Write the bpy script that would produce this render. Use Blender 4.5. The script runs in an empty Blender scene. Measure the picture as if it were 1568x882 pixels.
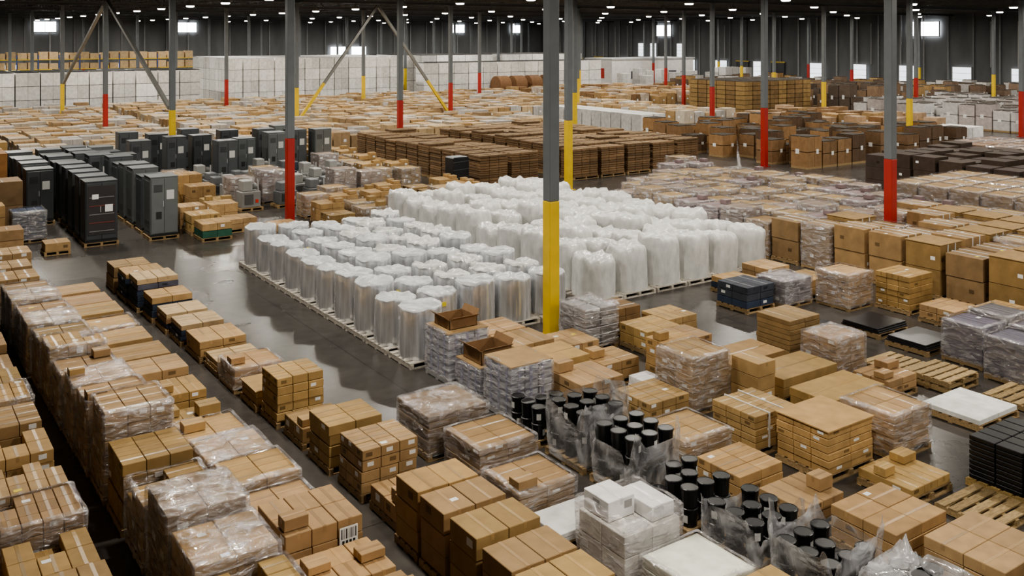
import bpy, math, random
import numpy as np
from mathutils import Vector, noise, Matrix
R = random.Random(7)
scene = bpy.context.scene

# ------------------------------------------------------------------ materials
def newmat(name):
    m = bpy.data.materials.new(name); m.use_nodes = True
    nt = m.node_tree; nt.nodes.clear()
    out = nt.nodes.new('ShaderNodeOutputMaterial')
    return m, nt, out
def N(nt, t, **kw):
    n = nt.nodes.new(t)
    for k, v in kw.items():
        if k.startswith('i_'):
            n.inputs[k[2:].replace('_', ' ')].default_value = v
        else: setattr(n, k, v)
    return n
def attr_mat(name, rough=.7, nscale=5., namp=.18, bump=.0, stretch=(1,1,1), spec=.3, metallic=0.):
    m, nt, out = newmat(name); L = nt.links.new
    at = N(nt, 'ShaderNodeAttribute', attribute_name='Col')
    tc = N(nt, 'ShaderNodeTexCoord'); mp = N(nt, 'ShaderNodeMapping'); mp.inputs['Scale'].default_value = stretch
    L(tc.outputs['Object'], mp.inputs['Vector'])
    no = N(nt, 'ShaderNodeTexNoise'); no.inputs['Scale'].default_value = nscale; no.inputs['Detail'].default_value = 3
    L(mp.outputs[0], no.inputs['Vector'])
    mr = N(nt, 'ShaderNodeMapRange'); mr.inputs[3].default_value = 1-namp; mr.inputs[4].default_value = 1+namp
    mr.inputs[1].default_value = .3; mr.inputs[2].default_value = .7
    L(no.outputs['Fac'], mr.inputs[0])
    vm = N(nt, 'ShaderNodeVectorMath', operation='SCALE')
    L(at.outputs['Color'], vm.inputs[0]); L(mr.outputs[0], vm.inputs['Scale'])
    p = N(nt, 'ShaderNodeBsdfPrincipled'); p.inputs['Roughness'].default_value = rough
    p.inputs['Specular IOR Level'].default_value = spec; p.inputs['Metallic'].default_value = metallic
    L(vm.outputs[0], p.inputs['Base Color'])
    if bump:
        b = N(nt, 'ShaderNodeBump'); b.inputs['Strength'].default_value = bump; b.inputs['Distance'].default_value = .03
        L(no.outputs['Fac'], b.inputs['Height']); L(b.outputs[0], p.inputs['Normal'])
    L(p.outputs[0], out.inputs[0]); return m
def film_mat(name, lo, hi, col, rough, scale, stretch):
    m, nt, out = newmat(name); L = nt.links.new
    tc = N(nt, 'ShaderNodeTexCoord'); mp = N(nt, 'ShaderNodeMapping'); mp.inputs['Scale'].default_value = stretch
    L(tc.outputs['Object'], mp.inputs['Vector'])
    no = N(nt, 'ShaderNodeTexNoise'); no.inputs['Scale'].default_value = scale; no.inputs['Detail'].default_value = 4
    no.inputs['Distortion'].default_value = .8
    L(mp.outputs[0], no.inputs['Vector'])
    mr = N(nt, 'ShaderNodeMapRange'); mr.inputs[1].default_value = .42; mr.inputs[2].default_value = .72
    mr.inputs[3].default_value = lo; mr.inputs[4].default_value = hi
    L(no.outputs['Fac'], mr.inputs[0])
    p = N(nt, 'ShaderNodeBsdfPrincipled'); p.inputs['Base Color'].default_value = (*col, 1)
    p.inputs['Roughness'].default_value = rough; p.inputs['Specular IOR Level'].default_value = 1.
    b = N(nt, 'ShaderNodeBump'); b.inputs['Strength'].default_value = 1.; b.inputs['Distance'].default_value = .09
    L(no.outputs['Fac'], b.inputs['Height']); L(b.outputs[0], p.inputs['Normal'])
    tr = N(nt, 'ShaderNodeBsdfTransparent'); mx = N(nt, 'ShaderNodeMixShader')
    L(mr.outputs[0], mx.inputs[0]); L(tr.outputs[0], mx.inputs[1]); L(p.outputs[0], mx.inputs[2])
    gl = N(nt, 'ShaderNodeBsdfGlossy'); gl.inputs['Roughness'].default_value = rough; L(b.outputs[0], gl.inputs['Normal'])
    m2 = N(nt, 'ShaderNodeMixShader'); m2.inputs[0].default_value = .14
    L(mx.outputs[0], m2.inputs[1]); L(gl.outputs[0], m2.inputs[2])
    L(m2.outputs[0], out.inputs[0]); return m
def emis(name, col, s):
    m, nt, out = newmat(name)
    e = N(nt, 'ShaderNodeEmission'); e.inputs[0].default_value = (*col, 1); e.inputs[1].default_value = s
    nt.links.new(e.outputs[0], out.inputs[0])
    try: m.cycles.emission_sampling = 'NONE'
    except Exception: pass
    return m

M = {}
M['card'] = attr_mat('corrugated_cardboard', .72, 3.5, .14)
M['wood'] = attr_mat('pallet_wood', .8, 8, .3, stretch=(1, 4, 4))
M['paint'] = attr_mat('painted_metal', .42, 2, .08, spec=.5)
M['label'] = attr_mat('paper_label', .6, 20, .05)
M['tape'] = attr_mat('packing_tape', .3, 10, .06, spec=.5)
M['plas'] = attr_mat('moulded_plastic', .35, 4, .1, spec=.5)
M['bag'] = attr_mat('white_film_bag', .30, 3.0, .13, bump=.8, stretch=(2.0, 2.0, .9), spec=.7)
M['foil'] = attr_mat('silver_stretch_film', .2, 2.2, .32, bump=.8, stretch=(3.4, 3.4, .22), spec=.9, metallic=.6)
M['wrap'] = film_mat('stretch_wrap', .10, .62, (.68, .65, .66), .11, 3.0, (1.2, 1.2, 3.4))
M['clear'] = film_mat('loose_clear_plastic', .16, .8, (.82, .82, .84), .11, 2.2, (1, 1, 1))
M['glass'] = attr_mat('dark_glass', .08, 4, .05, spec=.8)

# ------------------------------------------------------------------ mesh builder
_sg = [(x, y, z) for x in (-1, 1) for y in (-1, 1) for z in (-1, 1)]
def _tmpl():
    vs = []; idx = {}
    for s in _sg:
        for k in range(3):
            idx[(s, k)] = len(vs); vs.append((s, k))
    fs = []
    def pos(i):
        s, k = vs[i]; return Vector([s[j]*(1 if j == k else .8) for j in range(3)])
    def addf(ids):
        c = sum((pos(i) for i in ids), Vector())/len(ids)
        n = (pos(ids[1])-pos(ids[0])).cross(pos(ids[2])-pos(ids[0]))
        fs.append(tuple(ids) if n.dot(c) > 0 else tuple(reversed(ids)))
    for k in range(3):
        o = [j for j in range(3) if j != k]
        for sk in (-1, 1):
            q = []
            for a, b in ((-1, -1), (1, -1), (1, 1), (-1, 1)):
                s = [0]*3; s[k] = sk; s[o[0]] = a; s[o[1]] = b
                q.append(idx[(tuple(s), k)])
            addf(q)
        for a in (-1, 1):
            for b in (-1, 1):
                s0 = [0]*3; s0[o[0]] = a; s0[o[1]] = b; s1 = list(s0); s0[k] = -1; s1[k] = 1
                addf([idx[(tuple(s0), o[0])], idx[(tuple(s1), o[0])], idx[(tuple(s1), o[1])], idx[(tuple(s0), o[1])]])
    for s in _sg:
        addf([idx[(s, 0)], idx[(s, 1)], idx[(s, 2)]])
    return vs, fs
TV, TF = _tmpl()
TS = np.array([v[0] for v in TV], float); TK = np.ones((24, 3)); 
for i, v in enumerate(TV): TK[i, v[1]] = 0
BF = [(0,1,3,2),(4,6,7,5),(0,4,5,1),(2,3,7,6),(0,2,6,4),(1,5,7,3)]
class MB:
    def __init__(s): s.v = []; s.f = []; s.m = []; s.c = []; s.sm = []; s.mats = []
    def mi(s, k):
        if k not in s.mats: s.mats.append(k)
        return s.mats.index(k)
    def add(s, vs, fs, mat, col, smooth=False):
        o = len(s.v); s.v.extend(vs); i = s.mi(mat)
        for f in fs:
            s.f.append(tuple(a+o for a in f)); s.m.append(i); s.c.append(col); s.sm.append(smooth)
    def box(s, x0, y0, z0, x1, y1, z1, mat, col, ch=0, rot=0, taper=0):
        cx, cy, cz = (x0+x1)/2, (y0+y1)/2, (z0+z1)/2; hx, hy, hz = (x1-x0)/2, (y1-y0)/2, (z1-z0)/2
        if ch:
            P = TS*(np.array([hx, hy, hz])-TK*ch); F = TF
        else:
            P = np.array([[x*hx, y*hy, z*hz] for x, y, z in _sg]); F = BF
        if taper: P[:, :2] *= np.where(P[:, 2:3] > 0, 1-taper, 1)
        if rot:
            c, q = math.cos(rot), math.sin(rot); P = P @ np.array([[c, q, 0], [-q, c, 0], [0, 0, 1]])
        P = P+np.array([cx, cy, cz])
        s.add([tuple(p) for p in P.tolist()], F, mat, col)
    def beam(s, p, q, t, mat, col, w=None):
        p = Vector(p); q = Vector(q); d = q-p; w = w or t
        u = d.cross(Vector((0, 0, 1)))
        if u.length < 1e-4: u = Vector((1, 0, 0))
        u.normalize(); v = d.cross(u).normalized()
        vs = [tuple(e+u*(a*w/2)+v*(b*t/2)) for e in (p, q) for a, b in ((-1, -1), (1, -1), (1, 1), (-1, 1))]
        s.add(vs, [(0,1,2,3),(7,6,5,4),(0,4,5,1),(1,5,6,2),(2,6,7,3),(3,7,4,0)], mat, col)
    def lathe(s, cx, cy, prof, n, mat, col, smooth=True, axis='z', cap=True):
        vs = []; fs = []
        for r, z in prof:
            for i in range(n):
                t = 2*math.pi*i/n
                if axis == 'z': vs.append((cx+r*math.cos(t), cy+r*math.sin(t), z))
                else: vs.append((z, cx+r*math.cos(t), cy+r*math.sin(t)))
        for k in range(len(prof)-1):
            for i in range(n):
                j = (i+1) % n; fs.append((k*n+i, k*n+j, (k+1)*n+j, (k+1)*n+i))
        if cap:
            fs.append(tuple(range((len(prof)-1)*n, len(prof)*n))); fs.append(tuple(reversed(range(n))))
        s.add(vs, fs, mat, col, smooth)
    def mesh(s, name):
        me = bpy.data.meshes.new(name); me.from_pydata(s.v, [], s.f)
        for k in s.mats: me.materials.append(M[k])
        me.polygons.foreach_set('material_index', s.m); me.polygons.foreach_set('use_smooth', s.sm)
        at = me.color_attributes.new('Col', 'FLOAT_COLOR', 'CORNER')
        n = np.array([len(f) for f in s.f]); c = np.array([(*c[:3], 1.) for c in s.c], dtype=np.float32)
        at.data.foreach_set('color', np.repeat(c, n, axis=0).ravel()); me.update(); return me
def obj(me, name, loc=(0, 0, 0), parent=None):
    o = bpy.data.objects.new(name, me); o.location = loc
    scene.collection.objects.link(o)
    if parent: o.parent = parent
    return o
def shade(c, k): return tuple(min(1, x*k) for x in c)

KR = (.40, .262, .122); KD = (.25, .15, .075); KL = (.50, .365, .21); WOOD = (.33, .23, .12)
WHT = (.78, .78, .76); BLU = (.04, .055, .09)

def pallet(mb, w, d, col=WOOD, rng=R):
    c = lambda: shade(col, rng.uniform(.75, 1.15))
    for t in (0, .5, 1):
        x = -w/2+.05+t*(w-.1)
        mb.box(x-.045, -d/2, .02, x+.045, d/2, .115, 'wood', c())
    n = max(4, int(d/.2))
    for i in range(n):
        y = -d/2+(i+.5)*d/n
        mb.box(-w/2, y-d/n*.36, .115, w/2, y+d/n*.36, .14, 'wood', c())
    for t in (0, .5, 1):
        y = -d/2+.05+t*(d-.1)
        mb.box(-w/2, y-.05, 0, w/2, y+.05, .02, 'wood', c())

def carton(mb, x0, y0, z0, x1, y1, z1, col, rng, tape=True, lab=0., rot=0., ch=.008):
    mb.box(x0, y0, z0, x1, y1, z1, 'card', col, ch=ch, rot=rot)
    if rot: return
    w, d = x1-x0, y1-y0
    if tape:
        cx, cy = (x0+x1)/2, (y0+y1)/2; tw = min(.026, .1*min(w, d)); c = shade(col, 1.15) if rng.random() < .5 else shade(col, .8)
        if w > d:
            mb.box(x0+.004, cy-tw, z1-.01, x1-.004, cy+tw, z1+.002, 'tape', c)
            mb.box(x0-.002, cy-tw, z1-.09, x0+.02, cy+tw, z1-.012, 'tape', c)
        else:
            mb.box(cx-tw, y0+.004, z1-.01, cx+tw, y1-.004, z1+.002, 'tape', c)
            mb.box(cx-tw, y0-.002, z1-.09, cx+tw, y0+.02, z1-.012, 'tape', c)
        if lab and rng.random() < lab*.25:
            px, py = rng.uniform(x0+.03, x1-.16), rng.uniform(y0+.03, y1-.13)
            if px > x0 and py > y0: mb.box(px, py, z1-.01, px+.12, py+.09, z1+.004, 'label', rng.choice((WHT, WHT, WHT, (.75, .6, .08))))
    if lab and rng.random() < lab:
        lw, lh = min(.15, w*.35), min(.11, (z1-z0)*.4); px = rng.uniform(x0+.04, max(x0+.05, x1-lw-.04)); pz = z0+(z1-z0)*rng.uniform(.3, .5)
        mb.box(px, y0-.004, pz, px+lw, y0+.01, pz+lh, 'label', WHT if rng.random() < .55 else shade(col, .45))
    if lab and rng.random() < lab:
        lw, lh = min(.15, d*.35), min(.11, (z1-z0)*.4); py = rng.uniform(y0+.04, max(y0+.05, y1-lw-.04)); pz = z0+(z1-z0)*rng.uniform(.3, .5)
        mb.box(x0-.004, py, pz, x0+.01, py+lw, pz+lh, 'label', WHT if rng.random() < .5 else shade(col, .45))

def rrect(w, d, r, n):
    pts = []
    for cx, cy, a0 in ((w/2-r, d/2-r, 0), (-w/2+r, d/2-r, 90), (-w/2+r, -d/2+r, 180), (w/2-r, -d/2+r, 270)):
        for k in range(3):
            t = math.radians(a0+45*k); pts.append((cx+r*math.cos(t), cy+r*math.sin(t)))
    out = []
    for i in range(len(pts)):
        p = pts[i]; q = pts[(i+1) % len(pts)]
        L = math.hypot(q[0]-p[0], q[1]-p[1]); m = n if L > .3 else 1
        for k in range(m): out.append((p[0]+(q[0]-p[0])*k/m, p[1]+(q[1]-p[1])*k/m))
    return out
def shell(mb, w, d, z0, z1, rng, mat='wrap', amp=.016, col=(.8,.8,.8), cap=True):
    P = rrect(w+.05, d+.05, .05, 7); n = len(P); off = rng.uniform(0, 99)
    rings = [(1, z0+(z1-z0)*k/8) for k in range(9)]
    if cap: rings += [(.93, z1+.02), (.75, z1+.022), (.5, z1+.025), (.2, z1+.02)]
    else: rings += [(.95, z1+.015), (.84, z1+.02)]
    vs = []
    for k, (s, z) in enumerate(rings):
        for x, y in P:
            q = noise.noise(Vector((x*2.5+off, y*2.5, z*3)))*amp*2+noise.noise(Vector((x*9+off, y*9, z*5)))*amp*.9
            vs.append((x*s*(1+q), y*s*(1+q), z+(abs(q)*1.1 if k > 8 else 0)))
    fs = []
    for k in range(len(rings)-1):
        for i in range(n):
            j = (i+1) % n; fs.append((k*n+i, k*n+j, (k+1)*n+j, (k+1)*n+i))
    if cap: fs.append(tuple(range((len(rings)-1)*n, len(rings)*n)))
    mb.add(vs, fs, mat, col, True)

def mk_stack(w, d, h, n, col=KR, wrap=0, seed=0, lab=.35, missing=.0, loose=0, pal=True, tape=True, cols=None, bands=0, sheet=False):
    rng = random.Random(seed*31+5); mb = MB()
    z0 = .14 if pal else 0
    if pal: pallet(mb, w, d, rng=rng)
    hs = rng.uniform(.82, 1.12); col = (col[0]*rng.uniform(.97, 1.03)*hs, col[1]*hs, col[2]*rng.uniform(.85, 1.12)*hs)
    nx, ny, nz = n; W, D = w-.04, d-.04; ch_ = (h-z0)/nz; cw, cd = W/nx, D/ny
    for k in range(nz):
        ox, oy = rng.uniform(-.014, .014), rng.uniform(-.014, .014)
        cl = cols[k % len(cols)] if cols else col
        for i in range(nx):
            for j in range(ny):
                if k < nz-1 and 0 < i < nx-1 and 0 < j < ny-1: continue
                if k == nz-1 and nz > 1 and rng.random() < missing: continue
                g = .005; x0 = -W/2+i*cw+ox; y0 = -D/2+j*cd+oy
                carton(mb, x0+g, y0+g, z0+k*ch_, x0+cw-g, y0+cd-g, z0+(k+1)*ch_-.006-rng.uniform(0, .008), shade(cl, rng.uniform(.84, 1.14)), rng,
                       tape=tape and (k == nz-1 or missing > 0), lab=lab)
    if sheet: mb.box(-w/2, -d/2, h, w/2, d/2, h+.02, 'card', shade(col, 1.1))
    for q in range(bands):
        x = -w/2+w*(q+1)/(bands+1)
        mb.box(x-.012, -d/2-.004, .12, x+.012, d/2+.004, h+.006, 'plas', (.7, .7, .68))
    done = []
    for q in range(loose*4):
        if len(done) >= loose: break
        a_, b_, c_ = rng.uniform(.28, .45), rng.uniform(.22, .35), rng.uniform(.10, .22)
        px = rng.choice((-1, 1))*(W/2-.02-a_/2); py = rng.uniform(-D/2+.18, D/2-.18)
        if any(abs(px-u) < .45 and abs(py-v) < .36 for u, v in done): continue
        done.append((px, py))
        carton(mb, px-a_/2, py-b_/2, h+.003, px+a_/2, py+b_/2, h+c_, shade(col, rng.uniform(.9, 1.15)), rng, ch=.006)
    if wrap: shell(mb, w, d, .1, h+.01, rng, cap=wrap > 1)
    return mb

# ------------------------------------------------------------------ placement registry
OCC = []
def free(b, a, w, d, m=.0):
    for x0, y0, x1, y1 in OCC:
        if b < x1+m and b+w > x0-m and a < y1+m and a+d > y0-m: return False
    return True
def put(me, name, b, a, w, d, force=False, nud=.4):
    bb, aa = b, a
    if not force:
        ok = False
        for st in range(0, 17):
            for db, da in ((0, 0), (0, 1), (0, -1), (1, 0), (-1, 0), (1, 1), (-1, 1), (1, -1)):
                k = st*nud/12
                if free(b+db*k, a+da*k, w, d): bb, aa = b+db*k, a+da*k; ok = True; break
            if ok: break
        if not ok: return None
    OCC.append((bb, aa, bb+w, aa+d))
    return obj(me, name, (bb+w/2, aa+d/2, 0))
SEED = [100]
def S(b, a, w, d, h, n=(2, 2, 3), name='carton_pallet_stack', **kw):
    SEED[0] += 1
    if kw.get('wrap') and name == 'carton_pallet_stack': name = 'wrapped_carton_pallet'
    mb = mk_stack(w, d, h, n, seed=SEED[0], **kw)
    return put(mb.mesh(name), name, b, a, w+.06, d+.06)

# ------------------------------------------------------------------ room
BX0, BX1, AY0, AY1, CH = -14, 130, -16, 175, 12.0
def proc_floor():
    m, nt, out = newmat('polished_concrete'); L = nt.links.new
    tc = N(nt, 'ShaderNodeTexCoord')
    n1 = N(nt, 'ShaderNodeTexNoise'); n1.inputs['Scale'].default_value = .25; n1.inputs['Detail'].default_value = 6
    n2 = N(nt, 'ShaderNodeTexNoise'); n2.inputs['Scale'].default_value = 3.; n2.inputs['Detail'].default_value = 5
    for q in (n1, n2): L(tc.outputs['Object'], q.inputs['Vector'])
    mx = N(nt, 'ShaderNodeMath', operation='ADD'); L(n1.outputs['Fac'], mx.inputs[0]); L(n2.outputs['Fac'], mx.inputs[1])
    cr = N(nt, 'ShaderNodeValToRGB'); cr.color_ramp.elements[0].position = .36; cr.color_ramp.elements[1].position = .68
    cr.color_ramp.elements[0].color = (.048, .044, .040, 1); cr.color_ramp.elements[1].color = (.095, .086, .078, 1)
    hf = N(nt, 'ShaderNodeMath', operation='MULTIPLY'); hf.inputs[1].default_value = .5
    L(mx.outputs[0], hf.inputs[0]); L(hf.outputs[0], cr.inputs[0])
    br = N(nt, 'ShaderNodeTexBrick'); br.offset = 0; br.inputs['Scale'].default_value = 1
    br.inputs['Brick Width'].default_value = 5.05; br.inputs['Row Height'].default_value = 4.675; br.inputs['Mortar Size'].default_value = .012
    br.inputs['Color1'].default_value = br.inputs['Color2'].default_value = (1, 1, 1, 1); br.inputs['Mortar'].default_value = (.35, .35, .35, 1)
    L(tc.outputs['Object'], br.inputs['Vector'])
    mm = N(nt, 'ShaderNodeMix', data_type='RGBA', blend_type='MULTIPLY'); mm.inputs[0].default_value = 1
    L(cr.outputs[0], mm.inputs[6]); L(br.outputs[0], mm.inputs[7])
    p = N(nt, 'ShaderNodeBsdfPrincipled'); L(mm.outputs[2], p.inputs['Base Color'])
    rr = N(nt, 'ShaderNodeMapRange'); rr.inputs[1].default_value = .3; rr.inputs[2].default_value = .7; rr.inputs[3].default_value = .22; rr.inputs[4].default_value = .34
    L(n1.outputs['Fac'], rr.inputs[0]); L(rr.outputs[0], p.inputs['Roughness']); p.inputs['Specular IOR Level'].default_value = .5
    L(p.outputs[0], out.inputs[0]); return m
M['floor'] = proc_floor()
M['wallc'] = attr_mat('grey_wall_panel', .8, .35, .25, stretch=(1, 1, .3))
M['ceil'] = attr_mat('dark_roof_deck', .8, .3, .3)
M['day'] = emis('daylight_panel', (.93, .97, 1.), 9.0)
M['dayd'] = emis('translucent_door_daylight', (.93, .97, 1.), 1.8)
M['lamp'] = emis('lamp_glow', (1, .95, .86), 12)

mb = MB(); mb.box(BX0, AY0, -.2, BX1, AY1, 0, 'floor', (1, 1, 1)); obj(mb.mesh('floor'), 'floor')
mb = MB(); mb.box(BX0, AY0, CH, BX1, AY1, CH+.2, 'ceil', (.045, .044, .043)); obj(mb.mesh('ceiling'), 'ceiling')
WC = (.15, .155, .16)
def wall(name, axis):
    mb = MB(); rng = random.Random(3)
    if axis == 'n':
        mb.box(BX0, AY1, 0, BX1, AY1+.3, CH, 'wallc', WC)
        x = BX0+2
        while x < BX1-1:
            mb.box(x-.12, AY1-.25, 0, x+.12, AY1, CH, 'paint', shade((.2, .205, .21), rng.uniform(.4, 1.5)))
            x += 3.8
    elif axis == 'e':
        mb.box(BX1, AY0, 0, BX1+.3, AY1, CH, 'wallc', WC)
        y = AY0+2
        while y < AY1-1:
            mb.box(BX1-.25, y-.12, 0, BX1, y+.12, CH, 'paint', shade((.22, .225, .23), rng.uniform(.4, 1.5)))
            if rng.random() < .5: mb.box(BX1-.3, y+1.2, 3.6, BX1, y+1.32, 10, 'paint', (.4, .4, .4))
            y += 3.8
    else:
        mb.box(BX0-.3, AY0, 0, BX0, AY1, CH, 'wallc', WC)  # unseen west wall, added to block world light from that side
    obj(mb.mesh(name), name)
wall('wall_north', 'n'); wall('wall_east', 'e'); wall('unseen_wall_west', 'w')
wi = [0]
def opening(kind, axis, pos, z, w, h, mat):
    mb = MB(); g = (.25, .25, .25); wi[0] += 1
    def bx(u0, z0, u1, z1, dep0, dep1, m, c):
        if axis == 'n': mb.box(u0, AY1-dep1, z0, u1, AY1-dep0, z1, m, c)
        else: mb.box(BX1-dep1, u0, z0, BX1-dep0, u1, z1, m, c)
    bx(pos-w/2, z, pos+w/2, z+h, .31, .35, mat, (1, 1, 1))
    t = .12
    bx(pos-w/2-t, z, pos-w/2, z+h+t, .31, .45, 'paint', g); bx(pos+w/2, z, pos+w/2+t, z+h+t, .31, .45, 'paint', g)
    bx(pos-w/2, z+h, pos+w/2, z+h+t, .31, .45, 'paint', g)
    if kind == 'window':
        bx(pos-w/2-t, z-t, pos+w/2+t, z, .31, .45, 'paint', g); bx(pos-.03, z, pos+.03, z+h, .35, .41, 'paint', g)
    else:
        for q in (.25, .5, .75): bx(pos-w/2, z+h*q-.02, pos+w/2, z+h*q+.02, .35, .39, 'paint', (.4, .4, .4))
    obj(mb.mesh(kind), f'{kind}_{wi[0]}')
for b_, w_ in ((25.2, 3.4), (48.5, 3.4), (106, 3.), (121, 2.4)): opening('window', 'n', b_, 8.7, w_, 1.7, 'day')
for a_, w_ in ((136, 4), (81, 5.0)): opening('window', 'e', a_, 8.0, w_, 2.1, 'day')
for b_ in (78, 82.5): opening('door', 'n', b_, 2.6, 3.2, 3.2, 'day')
for b_ in (20, 38, 55, 95, 112): opening('door', 'n', b_, .2, 2.8, 3., 'dayd')
DA = (40, 48, 58, 66.5, 75, 83.5, 92, 100, 112, 121, 129, 140, 148)
for a_ in DA: opening('door', 'e', a_, .1, 2.8, 3.4, 'dayd')
for a_ in (131.5, 139, 142.5): opening('door', 'e', a_, 3.9, 1.8, 2.6, 'dayd')

mb = MB()
for y in [12+8*k for k in range(20)]:
    if any(abs(y-q) < 3.4 for q in DA): continue
    mb.box(BX1-.37, y-1.4, 0, BX1-.31, y+1.4, 3.4, 'paint', (.05, .05, .055))
    mb.box(BX1-.39, y-1.5, 3.4, BX1-.31, y+1.5, 3.6, 'paint', (.5, .36, .05))
obj(mb.mesh('dock_door_panels'), 'dock_door_row')

# columns
def col_mesh(c, name):
    mb = MB(); s = .165; hp = 3.6
    mb.box(-.27, -.27, 0, .27, .27, .03, 'paint', c)
    for x in (-.2, .2):
        for y in (-.2, .2): mb.lathe(x, y, [(.025, .03), (.025, .08)], 8, 'paint', (.15, .15, .15))
    mb.box(-s, -s, .03, s, s, hp, 'paint', c, ch=.02)
    mb.box(-s+.004, -s+.004, hp, s-.004, s-.004, CH-1.2, 'paint', (.145, .16, .17), ch=.02)
    mb.box(-.25, -.25, CH-1.2, .25, .25, CH-1.15, 'paint', (.12, .12, .12))
    return mb.mesh(name)
YEL = (.72, .50, .03); RED = (.38, .028, .022)
cy, cr_ = col_mesh(YEL, 'steel_column_yellow'), col_mesh(RED, 'steel_column_red')
for i in range(0, 8):
    for j in range(0, 9):
        b_, a_ = 15.15+15.15*i, 20.2+18.7*j
        if b_ > 128 or a_ > 173: continue
        y = (i+j) % 2 == 0
        obj(cy if y else cr_, 'steel_column', (b_, a_, 0)); OCC.append((b_-.29, a_-.29, b_+.29, a_+.29))

def chev(top, f1, f2, name, fc, gap=.3):
    mb = MB(); g = (.18, .18, .17)
    for f in (f1, f2):
        m = Vector(f)+(Vector(top)-Vector(f))*gap
        mb.beam(f, m, .22, 'paint', fc); mb.beam(m, top, .22, 'paint', g)
    obj(mb.mesh(name), name)
chev((15.15, 75.9, 10.7), (15.15, 58.2, 3.7), (15.15, 94.3, 3.7), 'steel_chevron_brace', (.18, .18, .17))
chev((37.9, 76.3, 10.7), (30.6, 76.3, 1.0), (45.1, 76.3, 1.0), 'steel_chevron_brace', YEL, .3)

# roof trusses
mb = MB(); g = (.05, .05, .05); g2 = (.11, .11, .11)
x = BX0+1.5
while x < BX1:
    mb.box(x-.04, AY0, CH-.12, x+.04, AY1-.3, CH-.04, 'paint', g); mb.box(x-.03, AY0, CH-.85, x+.03, AY1-.3, CH-.78, 'paint', g2)
    y = 10
    while y < AY1-3:
        mb.beam((x, y, CH-.82), (x, y+1.1, CH-.1), .035, 'paint', g2); mb.beam((x, y+1.1, CH-.1), (x, y+2.2, CH-.82), .035, 'paint', g2)
        y += 2.2
    x += 3.03
obj(mb.mesh('roof_joists'), 'ceiling_joists')
mb = MB()
for j in range(0, 9):
    y = 20.2+18.7*j
    if y > 173: continue
    mb.box(BX0, y-.08, CH-.95, BX1-.3, y+.08, CH-.86, 'paint', g2)
    mb.box(BX0, y-.08, CH-1.15, BX1-.3, y+.08, CH-1.06, 'paint', (.08,.08,.08))
    mb.box(BX0, y-.02, CH-1.06, BX1-.3, y+.02, CH-.95, 'paint', (.08,.08,.08))
obj(mb.mesh('roof_girders'), 'ceiling_girders')

# high-bay lamps with glowing prismatic lens
mb = MB()
mb.lathe(0, 0, [(.38, .02), (.40, .05), (.30, .2), (.12, .34), (.10, .6)], 16, 'paint', (.3, .3, .3))
mb.lathe(0, 0, [(.33, .02), (.32, -.05), (.26, -.09)], 16, 'lamp', (1, 1, 1))
mb.beam((0, 0, .5), (0, 0, .8), .02, 'paint', (.2, .2, .2))
lm = mb.mesh('highbay_lamp')
ld = bpy.data.lights.new('lamp_disc', 'AREA'); ld.shape = 'DISK'; ld.size = .6; ld.energy = 640; ld.color = (1, .94, .84)
for i in range(0, 8):
    for j in range(-1, 18):
        b_, a_ = 7.6+15.15*i, 1.5+9.35*j+4.6
        if a_ > 172: continue
        o = obj(lm, 'highbay_lamp', (b_, a_, 10.5))
        l = bpy.data.objects.new('lamp_disc', ld); scene.collection.objects.link(l); l.parent = o; l.location = (0, 0, -.11)

# ------------------------------------------------------------------ ROW C (beside the narrow gap)
for a_ in (7.56, 8.4, 9.24, 10.08, 10.92, 11.76, 12.6):
    S(6.9+R.uniform(-.03, .03), a_, 1.14, .76, 1.08+R.uniform(-.04, .04), (2, 1, 3), lab=.4, col=shade(KR, R.uniform(.88, 1.0)))
S(7.05, 13.5, 1.05, 1.05, .42, (3, 2, 1), loose=1)
S(7.0, 14.75, 1.12, .98, .9, (3, 3, 4), lab=.4)
S(6.95, 16.0, 1.12, .98, .9, (2, 2, 4), lab=.3)
S(6.95, 17.25, 1.05, 1.0, .42, (2, 2, 1), loose=1)
S(6.9, 18.5, 1.05, .95, 1.02, (3, 3, 5), lab=.3)
S(6.85, 19.6, 1.1, 1.0, .42, (3, 2, 2), sheet=True)
S(6.8, 20.85, 1.15, 1.1, .55, (2, 2, 2), wrap=1, loose=1)
S(6.8, 22.1, 1.15, 1.0, .36, (2, 2, 2), col=KL)
S(6.75, 23.3, 1.2, 1.25, .52, (2, 2, 2), lab=.2)
S(6.7, 24.8, 1.15, 1.05, .55, (2, 2, 3), cols=[BLU, BLU, KL])
S(6.65, 26.05, 1.15, 1.05, .55, (2, 2, 3), cols=[BLU, KD, KL])
S(6.6, 27.3, 1.15, 1.05, .7, (2, 2, 3), cols=[BLU, BLU, KR])
S(6.5, 28.6, 1.2, 1.1, .95, (2, 1, 5), cols=[BLU, BLU, BLU, (.1,.1,.13), KL])
S(6.45, 29.85, 1.2, 1.1, .85, (2, 1, 5), cols=[BLU, (.09,.1,.13), BLU, BLU, KR])
S(6.4, 31.2, 1.15, 1.1, .8, (2, 2, 2), lab=.1)
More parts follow.
